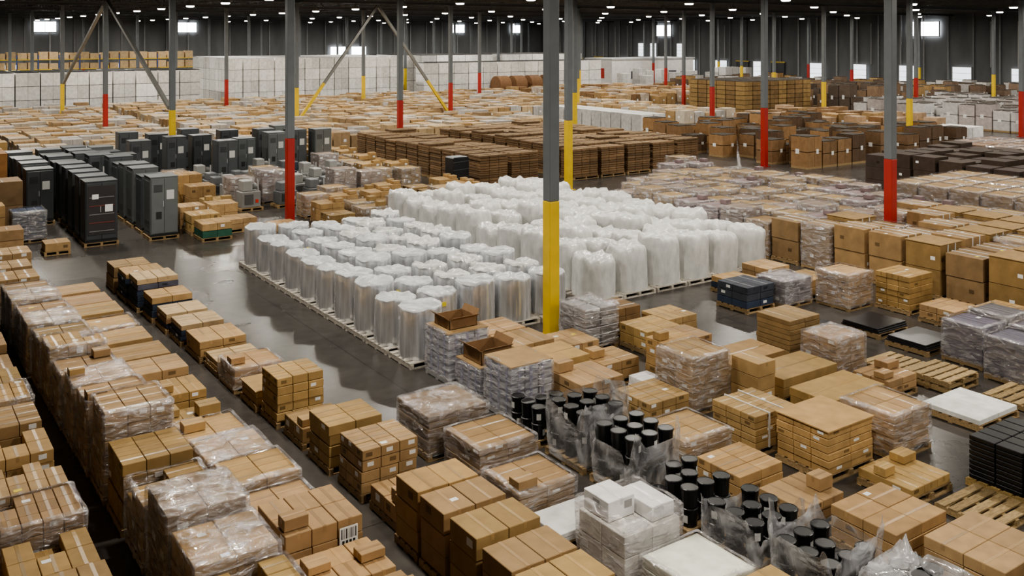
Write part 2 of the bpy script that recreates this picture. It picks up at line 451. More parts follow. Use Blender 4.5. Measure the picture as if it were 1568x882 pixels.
# ROW M1
M1 = [(4.72, 8.7, 1.15, 1.15, 1.0, (3, 3, 4), 2, 0), (4.72, 10.0, 1.15, 1.15, .95, (3, 3, 4), 2, 0), (4.75, 11.3, 1.15, .95, .9, (3, 2, 4), 2, 0), (4.72, 12.35, 1.2, 1.15, 1.15, (3, 2, 4), 1, 0),
      (4.78, 13.6, 1.1, 1.0, .8, (2, 2, 3), 0, 1), (4.75, 14.7, 1.15, 1.05, .9, (2, 2, 3), 0, 1), (4.72, 15.85, 1.15, 1.05, .85, (2, 2, 3), 0, 2), (4.72, 17.0, 1.1, 1.0, .8, (2, 2, 3), 1, 1),
      (4.7, 18.15, 1.1, 1.0, .62, (3, 2, 3), 2, 0), (4.65, 19.3, 1.1, 1.05, .85, (3, 2, 4), 1, 0), (4.6, 20.55, 1.15, 1.05, .95, (2, 2, 4), 0, 0), (4.55, 21.8, 1.15, 1.1, .9, (1, 2, 4), 0, 0),
      (4.5, 23.1, 1.15, 1.1, .92, (1, 2, 4), 0, 0), (4.45, 24.4, 1.15, 1.1, .9, (1, 2, 4), 0, 1), (4.4, 25.7, 1.15, 1.1, .95, (1, 3, 4), 0, 0), (4.4, 27.0, 1.15, 1.1, .9, (1, 2, 4), 0, 0), (4.35, 28.3, 1.15, 1.1, .9, (1, 2, 4), 0, 0)]
for q, (b_, a_, w_, d_, h_, n_, lo, wr) in enumerate(M1):
    o = S(b_, a_, w_, d_, h_, n_, loose=lo, wrap=wr, lab=.3)
    if q == 3:
        mb = MB(); z = .76
        mb.box(.2, -.587, z, .48, -.572, z+.28, 'label', WHT)
        for k in range(10): mb.box(.225+k*.024, -.591, z+.12, .225+k*.024+.005+.009*(k % 3 == 0), -.586, z+.26, 'label', (.02, .02, .02))
        for k in range(4): mb.box(.24+k*.055, -.591, z+.025, .275+k*.055, -.586, z+.095, 'label', (.03, .03, .03))
        obj(mb.mesh('barcode_label'), 'barcode_label', parent=o)
# ROW L1
for a_, h_, wr, n_ in ((8.6, 1.1, 1, (3, 2, 4)), (9.8, 1.05, 0, (2, 2, 4)), (11.0, 1.1, 1, (3, 3, 4)), (12.2, 1.2, 2, (2, 2, 3)), (13.4, 1.35, 2, (2, 2, 3)), (14.65, 1.0, 1, (2, 3, 4)), (15.9, 1.15, 0, (3, 3, 5)), (17.15, 1.55, 1, (3, 3, 6)),
                       (18.45, 1.3, 1, (2, 2, 4)), (19.7, 1.25, 2, (2, 2, 3)), (20.95, 1.1, 1, (2, 2, 4)), (22.2, 1.3, 1, (3, 2, 4)), (23.45, 1.15, 1, (2, 2, 4)), (24.7, 1.2, 2, (2, 2, 4)), (25.95, 1.1, 1, (2, 2, 4)), (27.2, 1.2, 2, (2, 2, 3)), (28.45, 1.1, 1, (2, 2, 3))):
    S(3.43-.02*(a_-13), a_, 1.16, 1.12, h_, n_, wrap=wr, lab=.35, missing=.06, loose=R.choice((0, 0, 0, 1)), col=shade(KR, R.uniform(.8, 1.0)))
# ROW L0
for k, a_ in enumerate((10.0, 11.25, 12.5, 13.75, 15.0, 16.3, 17.6, 18.9, 20.2, 21.5, 22.8, 24.1)):
    S(1.55, a_, 1.14, 1.12, R.uniform(.85, 1.1), R.choice(((3, 3, 4), (4, 3, 5), (3, 2, 4))), lab=.3, missing=.12, loose=0, wrap=1 if k % 4 == 0 else 0)
for a_ in (13.5, 14.8, 16.1, 17.4): S(.2, a_, 1.14, 1.12, .95, (3, 3, 4), lab=.3, missing=.1)

# ------------------------------------------------------------------ ROW D
S(8.7, 15.45, 1.35, 1.25, .85, (2, 2, 6), wrap=2, lab=.2, col=shade(KR, .7))
S(8.85, 13.9, 1.25, 1.2, .75, (2, 2, 5), wrap=1, lab=.35, col=shade(KR, .85))
S(8.75, 12.55, 1.2, 1.1, .55, (2, 2, 4), wrap=1, lab=.2, loose=1)
S(8.8, 11.55, 1.2, .85, .3, (1, 1, 2), col=(.72, .72, .70), tape=False, lab=0, name='white_sheet_pallet')
# white cartons with a smaller tier on top
mb = mk_stack(1.15, 1.1, .78, (2, 2, 2), col=(.74, .73, .71), seed=801, lab=.3)
rr_ = random.Random(5)
carton(mb, -.5, -.1, .785, .02, .48, 1.08, (.74, .73, .72), rr_, lab=.8); carton(mb, .05, -.45, .785, .5, .3, 1.0, (.72, .71, .70), rr_, lab=.8)
shell(mb, 1.15, 1.1, .1, .95, rr_, cap=False, amp=.03)
put(mb.mesh('white_carton_pallet'), 'white_carton_pallet', 9.0, 10.25, 1.21, 1.16)
S(9.1, 8.9, 1.15, 1.15, .6, (1, 1, 3), col=(.74, .73, .71), tape=False, wrap=1, lab=0, name='white_sheet_pallet')
S(9.2, 7.6, 1.1, 1.1, .75, (2, 2, 3), lab=.2)
def foil_rack(w, d, h):
    SEED[0] += 1; rng = random.Random(SEED[0]); mb = MB(); pallet(mb, w, d, (.4, .4, .4))
    for k in range(6):
        z = .14+(h-.14)*k/6
        for i in range(3): mb.box(-w/2+.03+i*w/3, -d/2+.03, z, -w/2-.01+(i+1)*w/3, d/2-.03, z+(h-.14)/6-.03, 'label', (.52, .53, .57), ch=.01)
        mb.box(-w/2+.02, -d/2+.02, z+(h-.14)/6-.03, w/2-.02, d/2-.02, z+(h-.14)/6, 'card', (.2, .2, .25))
    mb.box(-w/2, -d/2, h, w/2, d/2, h+.03, 'card', shade(KR, .9))
    for x in (-.3, 0, .3):
        mb.box(x-.05, -d/2-.004, .15, x+.0, -d/2+.03, h-.02, 'plas', (.30, .31, .42)); mb.box(-w/2-.004, x-.05, .15, -w/2+.03, x, h-.02, 'plas', (.30, .31, .42))
    shell(mb, w, d, .1, h, rng, cap=False)
    return mb
def openbox(mb, cx, cy, z, w, d, h, col):
    t = .012
    mb.box(cx-w/2, cy-d/2, z, cx+w/2, cy+d/2, z+t, 'card', shade(col, .6))
    for x0, y0, x1, y1 in ((-w/2, -d/2, w/2, -d/2+t), (-w/2, d/2-t, w/2, d/2), (-w/2, -d/2, -w/2+t, d/2), (w/2-t, -d/2, w/2, d/2)):
        mb.box(cx+x0, cy+y0, z, cx+x1, cy+y1, z+h, 'card', col)
    mb.beam((cx-w/2, cy, z+h), (cx-w/2-.12, cy, z+h+.1), .01, 'card', shade(col, 1.1), w=d*.95)
    mb.beam((cx+w/2, cy, z+h), (cx+w/2+.08, cy, z+h+.14), .01, 'card', shade(col, 1.1), w=d*.95)
    mb.beam((cx, cy-d/2, z+h), (cx, cy-d/2-.12, z+h+.08), .01, 'card', shade(col, 1.1), w=w*.95)
m = foil_rack(1.1, 1.05, 1.15); openbox(m, 0, .05, 1.18, .75, .7, .22, KD); put(m.mesh('wrapped_tray_pallet'), 'wrapped_tray_pallet', 11.0, 18.6, 1.16, 1.1)
m = foil_rack(1.05, 1.0, .72); openbox(m, 0, 0, .75, .8, .75, .3, KD); put(m.mesh('wrapped_tray_pallet'), 'wrapped_tray_pallet', 11.05, 17.35, 1.12, 1.05)
put(foil_rack(1.08, 1.02, 1.12).mesh('wrapped_tray_pallet'), 'wrapped_tray_pallet', 11.0, 16.05, 1.14, 1.08)
S(12.45, 19.2, 1.2, 1.1, .75, (2, 2, 3)); S(12.4, 17.95, 1.2, 1.1, .8, (2, 1, 3)); S(12.4, 16.65, 1.2, 1.15, .8, (1, 1, 3)); S(12.25, 15.3, 1.2, 1.15, .75, (2, 1, 3), loose=1)
S(13.75, 17.8, 1.1, 1.1, .6, (2, 2, 2)); S(13.8, 16.4, 1.1, 1.0, .55, (2, 2, 2), loose=1)
S(12.9, 13.95, 1.15, 1.1, .65, (3, 3, 3), lab=.6); S(14.3, 14.15, 1.15, 1.1, 1.2, (3, 2, 6), lab=.25, wrap=1)
S(15.6, 13.5, .6, .8, 1.05, (1, 1, 3), lab=.2); S(15.1, 15.6, 1.0, .9, .95, (2, 2, 4), loose=1)
S(14.2, 15.6, .6, .5, .35, (1, 1, 2), col=(.74,.73,.71), pal=False, name='white_carton')
def grey_bundle(w, d, h, seed):
    rng = random.Random(seed); mb = MB(); pallet(mb, w, d)
    for k in range(4):
        for i in range(2):
            for j in range(2):
                z = .14+k*(h-.14)/4; x0 = -w/2+.03+i*w/2; y0 = -d/2+.03+j*d/2
                mb.box(x0, y0, z, x0+w/2-.06, y0+d/2-.06, z+(h-.14)/4-.02, 'plas', shade((.22, .21, .21), rng.uniform(.6, 1.3)), ch=.02)
    for k in range(5): mb.beam((-w/2, -d/2-.01, .2+k*.2), (w/2, -d/2-.01, .25+k*.18), .015, 'plas', (.6, .6, .6))
    shell(mb, w, d, .1, h, rng, amp=.04, cap=True); return mb
put(grey_bundle(1.1, 1.1, 1.1, 3).mesh('wrapped_parts_pallet'), 'wrapped_parts_pallet', 14.6, 18.5, 1.16, 1.16)
S(16.0, 18.9, 1.1, 1.0, .8, (2, 2, 3), col=KD); S(16.1, 17.5, 1.2, 1.1, .6, (2, 2, 2)); S(17.5, 18.2, 1.1, 1.1, .5, (2, 2, 2)); S(16.2, 16.3, 1.0, 1.0, .7, (2, 2, 3))
# black buckets with loose plastic
def bucket(mb, x, y, z, r=.135, h=.3, rng=R):
    mb.lathe(x, y, [(r*.9, z), (r, z+h*.86), (r*1.08, z+h*.87), (r*1.08, z+h*.97), (r*.98, z+h), (r*.9, z+h*.985)], 14, 'plas', (.008, .008, .009), smooth=False)
    if rng.random() < .4:
        a0 = rng.uniform(math.pi*.9, math.pi*1.6); vs = []; rr = r*.99+.004
        for k in range(4):
            t = a0+k*.22
            vs += [(x+rr*math.cos(t), y+rr*math.sin(t), z+h*.25), (x+rr*1.01*math.cos(t), y+rr*1.01*math.sin(t), z+h*.65)]
        mb.add(vs, [(0, 2, 3, 1), (2, 4, 5, 3), (4, 6, 7, 5)], 'label', (.6, .6, .58))
def crumple(mb, w, d, z0, h, seed, flare=.16, cover=0.):
    rng = random.Random(seed); off = rng.uniform(0, 50); n = 80; L = 12; vs = []; fs = []
    rows = L+(4 if cover else 0)
    for k in range(rows+1):
        for i in range(n):
            t = 2*math.pi*i/n; ct, st = math.cos(t), math.sin(t)
            e = .28; ux = math.copysign(abs(ct)**e, ct); uy = math.copysign(abs(st)**e, st)
            if k <= L:
                s = k/L; top = h*(1+.6*noise.noise(Vector((ct*1.6+off, st*1.6, 3)))+.12*noise.noise(Vector((ct*6+off, st*6, 3))))
                q = noise.noise(Vector((ct*4+off, st*4, s*3.)))+.5*noise.noise(Vector((ct*9+off, st*9, s*5)))
                rad = 1+flare*.25*s+q*flare*(.25+s)*.6
                vs.append((ux*w/2*rad, uy*d/2*rad, z0+(top)*s))
            else:
                s = 1-(k-L)/4*.8
                q = noise.noise(Vector((ct*3*s+off, st*3*s, 9)))
                vs.append((ux*w/2*s, uy*d/2*s, z0+h*(1+.2*q)+.05))
    for k in range(rows):
        for i in range(n):
            j = (i+1) % n; fs.append((k*n+i, k*n+j, (k+1)*n+j, (k+1)*n+i))
    mb.add(vs, fs, 'clear', (.8, .8, .8), True)
def bucket_pallet(b, a, w, d, layers, seed, film=True, miss=.1, cover=0, fh=1.15):
    rng = random.Random(seed); mb = MB(); pallet(mb, w, d)
    nx, ny = int((w-.04)/.29), int((d-.04)/.29)
    for k in range(layers):
        for i in range(nx):
            for j in range(ny):
                if k == layers-1 and rng.random() < miss: continue
                bucket(mb, -w/2+(i+.5)*w/nx, -d/2+(j+.5)*d/ny, .14+k*.31, rng=rng)
    if film: crumple(mb, w+.02, d+.02, .06, layers*.31*fh+.1, seed, cover=cover)
    return put(mb.mesh('black_bucket_pallet'), 'black_bucket_pallet', b, a, w+.08, d+.08)
bucket_pallet(10.7, 14.75, 1.05, 1.05, 2, 1, film=False, miss=.3)
bucket_pallet(10.75, 13.4, 1.15, 1.15, 3, 2, fh=.9)
bucket_pallet(10.75, 12.05, 1.15, 1.15, 3, 3, miss=.2, fh=.85)
bucket_pallet(10.75, 10.7, 1.1, 1.1, 2, 4, film=False, miss=.25)
bucket_pallet(10.75, 9.35, 1.15, 1.15, 2, 5, miss=.15, fh=.85)
bucket_pallet(10.75, 8.0, 1.15, 1.15, 2, 6, cover=0, fh=1.2)
bucket_pallet(10.95, 6.6, 1.2, 1.2, 2, 7, cover=1, fh=1.0)
S(12.3, 12.35, 1.2, 1.15, .6, (2, 2, 2), wrap=1, loose=0); S(12.25, 11.0, 1.15, 1.05, .5, (2, 3, 2)); S(12.3, 9.75, 1.1, .95, .45, (2, 1, 2), loose=1)
S(12.5, 8.2, 1.35, 1.2, .65, (2, 2, 3)); S(12.75, 6.75, 1.35, 1.25, .7, (2, 2, 3), lab=.2); S(12.3, 5.4, 1.2, 1.2, .7, (2, 2, 3))
S(13.9, 12.1, 1.2, 1.15, .78, (2, 3, 5), lab=.2, bands=2); S(14.15, 10.65, 1.35, 1.2, .92, (2, 3, 6), lab=.25, sheet=True)
S(14.6, 9.3, 1.2, 1.1, .3, (3, 1, 1), loose=2); S(15.9, 10.5, 1.2, 1.2, .85, (2, 2, 5), wrap=1)
S(16.4, 13.5, 1.9, 1.1, .55, (1, 1, 2), name='long_carton_pallet'); S(16.3, 12.2, 1.9, 1.1, .5, (1, 1, 2), name='long_carton_pallet'); S(16.3, 14.9, 1.9, 1.1, .5, (1, 1, 2), name='long_carton_pallet')
S(18.7, 15.2, 1.2, 1.1, 1.0, (2, 1, 7), col=shade(KR, .8), lab=0); S(18.5, 13.7, 1.1, 1.0, .95, (2, 2, 4), wrap=2); S(18.4, 12.3, 1.1, .95, .45, (2, 2, 2), loose=2)
S(18.5, 10.3, 1.5, 1.3, .25, (2, 1, 1), col=(.74, .74, .72), tape=False, lab=0, name='white_board_pallet')
def pallet_pile(b, a, n, seed, w=1.2, d=1.1, col=(.34, .245, .125)):
    mb = MB(); rng = random.Random(seed); 
    for k in range(n):
        t = MB(); pallet(t, w, d, col, rng); dx = rng.uniform(-.03, .03)
        for i in range(0, len(t.v)): t.v[i] = (t.v[i][0]+dx, t.v[i][1], t.v[i][2]+k*.142)
        o = len(mb.v); mb.v += t.v; mi = mb.mi('wood')
        for f, c_ in zip(t.f, t.c): mb.f.append(tuple(q+o for q in f)); mb.c.append(c_); mb.m.append(mi); mb.sm.append(False)
    put(mb.mesh('wooden_pallet'), 'wooden_pallet', b, a, w+.08, d+.04)
pallet_pile(19.9, 13.0, 1, 1); pallet_pile(19.9, 11.8, 2, 2); pallet_pile(20.3, 10.2, 1, 3); pallet_pile(21.0, 8.8, 2, 4); pallet_pile(14.9, 8.0, 1, 5)
mb = MB(); pallet(mb, 1.5, 1.5, (.36, .25, .1))
for k in range(9):
    for i in range(5):
        for j in range(3):
            mb.box(-.72+i*.29, -.72+j*.48, .14+k*.085, -.72+i*.29+.27, -.72+j*.48+.46, .14+k*.085+.075, 'plas', (.009, .009, .010), ch=.01)
put(mb.mesh('black_tray_pallet'), 'black_tray_pallet', 16.2, 7.8, 1.55, 1.55)
for b_, a_ in ((22.0, 15.0), (21.8, 13.5), (20.3, 15.3)):
    mb = MB(); pallet(mb, 1.3, 1.2)
    for k in range(3): mb.box(-.64, -.58+.02*k, .14+k*.05, .64, .58-.03*k, .14+k*.05+.045, 'plas', (.02, .02, .022), ch=.008)
    put(mb.mesh('black_panel_pallet'), 'black_panel_pallet', b_, a_, 1.34, 1.22)
S(20.9, 18.5, 1.2, 1.2, .75, (2, 2, 3), cols=[BLU, (.06,.065,.08), (.05,.055,.07)], name='blue_carton_pallet'); S(22.2, 18.2, 1.2, 1.1, .8, (2, 2, 3), col=(.3, .27, .27), wrap=2)
S(23.6, 18.4, 1.1, 1.1, .6, (2, 2, 2)); S(23.3, 19.8, 1.1, 1.1, .7, (2, 2, 3)); S(21.9, 19.8, 1.1, 1.1, .5, (2, 2, 2), cols=[BLU, KR])
S(23.5, 17.0, 1.15, 1.15, 1.05, (2, 3, 5), wrap=1, lab=.3); S(24.6, 15.8, 1.2, 1.15, 1.1, (2, 3, 6), lab=.3); S(24.4, 14.3, 1.2, 1.1, .5, (2, 2, 2)); S(24.7, 12.9, 1.2, 1.1, .7, (2, 2, 3)); S(24.6, 11.5, 1.2, 1.1, .6, (2, 2, 2))
for b_, a_ in ((22.0, 12.2), (21.5, 10.9), (22.9, 11.0), (22.4, 9.5), (23.4, 12.3)):
    S(b_, a_, 1.05, 1.05, 1.0, (3, 1, 2), col=(.13, .12, .14), wrap=1, lab=.5, sheet=False, name='grey_bin_pallet')

# ------------------------------------------------------------------ wrapped white rolls
def roll(w, h, seed, mat, colr, topc, sq=.55, dome=.06, folds=.03, labn=1, tops=(.97, .9, .72)):
    rng = random.Random(seed); mb = MB(); pallet(mb, w+.04, w+.04, (.5, .46, .40), rng)
    n = 56; off = rng.uniform(0, 90); vs = []
    prof = [(.985, 0), (1, .1), (.99, .25), (1, .4), (.985, .55), (.995, .7), (.985, .82), (tops[0], .93), ((tops[0]+tops[1])/2, .965), (tops[1], .99), (tops[2], 1.0), (tops[2]*.75, 1.0), (.35, .99), (.12, .99)]
    tl = rng.uniform(-.04, .04); tl2 = rng.uniform(-.04, .04)
    for k, (s, z) in enumerate(prof):
        for i in range(n):
            t = 2*math.pi*i/n; ct, st = math.cos(t), math.sin(t)
            ux = math.copysign(abs(ct)**sq, ct)*.97; uy = math.copysign(abs(st)**sq, st)*.97
            q = noise.noise(Vector((ct*3.5+off, st*3.5, z*1.6)))+.5*noise.noise(Vector((ct*7+off, st*7, z*2.5)))
            rr = s*(1+folds*q*(1.3 if z > .8 else 1))
            zz = .14+(h-.14)*z
            if z > .88:
                zz += dome*(1.3*noise.noise(Vector((ux*s*2.2+off, uy*s*2.2, 5)))+.5*noise.noise(Vector((ct*4+off, st*4, s*2)))+.4*noise.noise(Vector((ux*s*7+off, uy*s*7, 5))))+tl*ux*s+tl2*uy*s
            vs.append((max(-.995, min(.995, ux*rr))*w/2, max(-.995, min(.995, uy*rr))*w/2, zz))
    o = len(mb.v)
    sf = []; tf = []
    for k in range(len(prof)-1):
        for i in range(n):
            j = (i+1) % n
            (tf if k >= 8 else sf).append((k*n+i, k*n+j, (k+1)*n+j, (k+1)*n+i))
    tf.append(tuple(range((len(prof)-1)*n, len(prof)*n)))
    mb.add(vs, sf, mat, colr, True)
    mi = mb.mi('bag')
    for f in tf: mb.f.append(tuple(q+o for q in f)); mb.m.append(mi); mb.c.append(topc); mb.sm.append(True)
    for q in range(labn):
        if rng.random() < .4:
            c_ = rng.choice(((.75, .6, .05), (.8, .8, .78), (.8, .8, .78))); y = rng.uniform(-.2, .1); z = rng.uniform(h*.6, h*.8)
            mb.box(-w/2-.004, y, z, -w/2+.03, y+.14, z+.1, 'label', c_)
            mb.box(y, -w/2-.004, z, y+.14, -w/2+.03, z+.1, 'label', c_)
    return mb.mesh('film_wrapped_roll')
WB = (.66, .66, .64)
foil = [roll(1.12, 1.22+.03*k, 11+k, 'foil', (.68, .69, .71), (.58, .59, .60), sq=.95, folds=.035, labn=1, dome=.05, tops=(.985, .95, .80)) for k in range(8)]
foil2 = [roll(1.12, 1.24+.03*k, 31+k, 'foil', (.72, .73, .74), WB, sq=.9, folds=.045, labn=1, dome=.07, tops=(.975, .92, .76)) for k in range(6)]
bag = [roll(1.28, 1.32+.05*k, 51+k, 'bag', WB, WB, sq=.82, dome=.09, folds=.06, labn=0, tops=(.95, .87, .68)) for k in range(8)]
for i in range(5):
    for j in range(10):
        b_, a_ = 10.8+1.21*i, 20.0+1.27*j
        if i >= 3 and j == 0: continue
        me = R.choice(foil) if (i <= 1 or j <= 1 or R.random() < .3) else R.choice(foil2)
        put(me, 'film_wrapped_roll', b_+R.uniform(-.01, .01), a_+R.uniform(-.03, .03), 1.18, 1.18, nud=.1)
for i in range(6):
    for j in range(10):
        b_, a_ = 17.7+1.36*i, 21.7+1.36*j
        if i == 1 and j in (4, 7): continue
        put(R.choice(bag), 'white_film_bag', b_+R.uniform(-.01, .01), a_+R.uniform(-.03, .03), 1.33, 1.33, nud=.1)
# ------------------------------------------------------------------ RA block (right)
PUR = (.25, .185, .165)
VA = [mk_stack(1.15, 1.1, 1.28+.06*k, (2, 2, 3+k % 2), col=PUR if k % 2 else shade(KR, .8), wrap=1, seed=900+k, lab=.7, loose=1 if k == 3 else 0).mesh('wrapped_carton_pallet') for k in range(7)]
VG = [mk_stack(1.2, 1.2, 1.5+.05*k, (1, 1, 2) if k % 2 else (2, 1, 2), col=shade(KR, .74), wrap=1 if k in (1, 2) else 0, seed=930+k, lab=.8, bands=2, sheet=(k == 3)).mesh('strapped_carton_pallet') for k in range(5)]
for i in range(7):
    b_ = 26.8+1.38*i
    a_ = 12.2 if i < 6 else 24.6
    amax = 31+i*.8
    while a_ < amax:
        near = a_ < 21.8-i*.4
        if near: put(R.choice(VG), 'strapped_carton_pallet', b_, a_, 1.26, 1.26, nud=.05)
        else: put(R.choice(VA), 'wrapped_carton_pallet', b_, a_, 1.2, 1.16, nud=.05)
        a_ += 1.32 if near else 1.22
VB = [mk_stack(1.25, 1.2, 1.95, (1, 1, 2) if k else (2, 1, 2), col=shade(KR, .66), wrap=1, seed=950+k, lab=.5).mesh('tall_wrapped_carton_pallet') for k in range(3)]
for i in range(4):
    for j in range(8): put(R.choice(VB), 'tall_wrapped_carton_pallet', 35.4+1.4*i, 13.3+1.3*j, 1.31, 1.26, nud=.05)
VD = [mk_stack(1.2, 1.2, 2.0+.1*k, (1, 1, 2) if k % 2 else (2, 1, 3), col=(.06, .04, .03), wrap=0, seed=960+k, lab=.6, tape=False, sheet=False).mesh('dark_carton_pallet') for k in range(3)]
for i in range(6):
    for j in range(8): put(R.choice(VD), 'dark_carton_pallet', 42.0+1.35*i, 19+1.32*j, 1.26, 1.26, nud=.05)
VE = [mk_stack(1.2, 1.2, 1.7, (2, 2, 3), col=(.27, .18, .13), wrap=k, seed=970+k, lab=.5).mesh('wrapped_carton_pallet') for k in range(2)]
for i in range(4):
    for j in range(6): put(R.choice(VE), 'wrapped_carton_pallet', 53+1.4*i, 24+1.35*j, 1.26, 1.26, nud=.05)

# ------------------------------------------------------------------ big brown flat-bundle block
def bundle(w, d, h, seed):
    rng = random.Random(seed); mb = MB(); pallet(mb, w, d); z = .14
    while z < h:
        t = rng.uniform(.1, .16); ox, oy = rng.uniform(-.02, .02), rng.uniform(-.02, .02); c_ = shade((.17, .105, .055), rng.uniform(.65, 1.35))
        nsp = 3
        for q in range(nsp):
            mb.box(-w/2+.03+ox+q*(w-.06)/nsp, -d/2+.03+oy, z, -w/2+.03+ox+(q+1)*(w-.06)/nsp-.02, d/2-.03+oy, z+t-.018, 'card', shade(c_, rng.uniform(.9, 1.1)), ch=.01)
        z += t
    mb.box(-w/2+.02, -.05, z, w/2-.02, .0, z+.02, 'wood', KL); mb.box(-w/2+.02, -d/2+.1, z, w/2-.02, -d/2+.18, z+.02, 'wood', KL)
    return mb.mesh('flat_carton_bundle')
FB = [bundle(1.8, 1.25, 1.6+.05*k, 700+k) for k in range(5)]
for i in range(8):
    b_ = 26.3+1.98*i+(2.2 if i >= 2 else 0)
    if b_ > 41.2: continue
    for j in range(11): put(R.choice(FB), 'flat_carton_bundle', b_, 41.2+1.36*j, 1.86, 1.3, nud=.05)
mb = MB(); mb.box(-.5, -.5, 0, .5, .5, .12, 'plas', (.02, .02, .02)); mb.box(-.48, -.45, .12, .48, .45, 1.75, 'plas', (.015, .015, .017), ch=.05)
for k in range(4): mb.beam((-.49, -.46, .3+k*.4), (.49, -.46, .35+k*.4), .02, 'plas', (.1, .1, .1))
put(mb.mesh('black_wrapped_crate'), 'black_wrapped_crate', 24.9, 41.5, 1.05, 1.05)

# ------------------------------------------------------------------ cabinets / machines upper left
def cabinet(w, d, h, col, kind, seed):
    rng = random.Random(seed); mb = MB(); pallet(mb, w+.1, d+.1); z = .14
    mb.box(-w/2, -d/2, z, w/2, d/2, z+.08, 'paint', (.02, .02, .02))
    mb.box(-w/2, -d/2, z+.08, w/2, d/2, z+h, 'paint', col, ch=.012)
    mb.box(-w/2-.01, -d/2-.01, z+h, w/2+.01, d/2+.01, z+h+.03, 'paint', shade(col, 1.25))
    f = -d/2
    mb.box(-w/2+.04, f-.03, z+.12, -.01, f, z+h-.05, 'paint', shade(col, 1.1), ch=.006)
    mb.box(.01, f-.03, z+.12, w/2-.04, f, z+h-.05, 'paint', shade(col, 1.05), ch=.006)
    mb.box(-.05, f-.05, z+h*.5, -.03, f-.03, z+h*.6, 'plas', (.5, .5, .5))
    if kind == 'glass':
        mb.box(-w/2+.08, f-.045, z+.3, w/2-.08, f-.03, z+h-.15, 'glass', (.05, .045, .045))
        for q in range(5):
            mb.box(-w/2+.13, f-.055, z+.42+q*.32, w/2-.13, f-.045, z+.45+q*.32, 'paint', (.2, .05, .04) if q % 2 else (.2, .2, .2))
        mb.box(w*.1, f-.06, z+h*.5, w*.34, f-.05, z+h*.62, 'label', WHT); mb.box(-w*.3, f-.06, z+h*.72, -w*.1, f-.05, z+h*.8, 'label', WHT)
    else:
        for q in range(6): mb.box(-w/2+.12, f-.045, z+h-.55+q*.05, -.08, f-.03, z+h-.53+q*.05, 'paint', shade(col, .4))
        mb.box(.08, f-.045, z+h*.62, w*.35, f-.03, z+h*.78, 'label', (.6, .6, .58)); mb.box(-w*.3, f-.045, z+h*.3, -w*.1, f-.03, z+h*.42, 'paint', (.03, .03, .03))
    mb.box(-w/2-.012, -d/2+.08, z+.2, -w/2, d/2-.08, z+h-.15, 'paint', shade(col, .85))
    for q in range(5): mb.box(-w/2-.02, -d/2+.2, z+.35+q*.06, -w/2-.012, d/2-.2, z+.37+q*.06, 'paint', shade(col, .4))
    return mb.mesh('equipment_cabinet')
GR = (.09, .10, .105); DK = (.045, .05, .054); MG = (.13, .14, .14)
CG = cabinet(1.15, 1.0, 2.3, DK, 'glass', 1); CB = [cabinet(1.05, 1.0, 2.2, DK, 'vent', 2), cabinet(1.05, 1.0, 2.3, (.075, .082, .088), 'vent', 3)]; CC = [cabinet(1.05, 1.0, 2.3, MG, 'vent', 4), cabinet(1.0, 1.0, 2.15, GR, 'vent', 5)]
for j in range(9):
    put(CG if j == 0 else R.choice(CB), 'equipment_cabinet', 6.9, 38.5+1.5*j, 1.25, 1.18)
    if j > 2: put(R.choice(CB+CC[1:]), 'equipment_cabinet', 5.6, 39.6+1.5*j, 1.18, 1.18)
    put(CC[0] if j == 0 else R.choice(CB+CC), 'equipment_cabinet', 9.2, 38.3+1.5*j, 1.18, 1.18)
    if j > 4: put(R.choice(CC+CB), 'equipment_cabinet', 8.1, 39+1.5*j, 1.1, 1.1)
for b_, a_ in ((15.3, 49.5), (13.6, 53), (15.3, 54), (13.4, 56), (15.4, 57), (17, 51.5), (17.5, 56), (19, 52.2), (19.2, 54.5), (20.6, 53), (20.8, 56), (22, 52.6), (11.5, 52), (12, 57)):
    put(R.choice(CB+CC), 'equipment_cabinet', b_, a_, 1.18, 1.18)
def machine(seed):
    rng = random.Random(seed); mb = MB(); w, d = 1.1, 1.0; pallet(mb, w, d); g = rng.choice(((.05, .055, .06), (.12, .125, .13), (.25, .25, .24), (.03, .04, .055)))
    h = rng.uniform(.7, 1.25)
    mb.box(-.45, -.4, .14, .45, .4, .14+h*.6, 'paint', g, ch=.03); mb.box(-.35, -.3, .14+h*.6, .1, .35, .14+h, 'paint', shade(g, 1.3), ch=.03)
    mb.lathe(0.0, .14+h*.75, [(.13, .12), (.15, .15), (.15, .36), (.1, .4)], 14, 'paint', shade(g, .7), axis='x')
    mb.box(-.3, -.43, .3, .1, -.4, .14+h*.5, 'paint', shade(g, .4)); mb.box(.2, -.42, .35, .33, -.4, .5, 'label', rng.choice((WHT, (.6, .06, .04))))
    mb.beam((.35, -.3, .14+h*.6), (.35, -.3, .14+h), .05, 'paint', (.4, .4, .4)); return mb.mesh('crated_machine')
MC = [machine(k) for k in range(8)]
for i in range(5):
    for j in range(6):
        b_, a_ = 14.2+1.5*i+R.uniform(-.15, .15), 42.2+1.45*j+R.uniform(-.1, .1)
        if R.random() < .78: put(R.choice(MC), 'crated_machine', b_, a_, 1.14, 1.04)
        else: put(R.choice(VA), 'wrapped_carton_pallet', b_, a_, 1.2, 1.16)
VK = [mk_stack(1.15, 1.1, .6+.13*k, (2, 2, 2+k // 2), col=shade(KR, .65+.1*k), wrap=k % 2, seed=990+k, lab=.5, loose=k % 3).mesh('carton_pallet_stack') for k in range(5)]
for i in range(6):
    for j in range(4):
        if R.random() < .8: put(R.choice(VK[:4]), 'carton_pallet_stack', 15.9+1.5*i+R.uniform(-.15, .15), 36.2+1.45*j+R.uniform(-.1, .1), 1.21, 1.16)
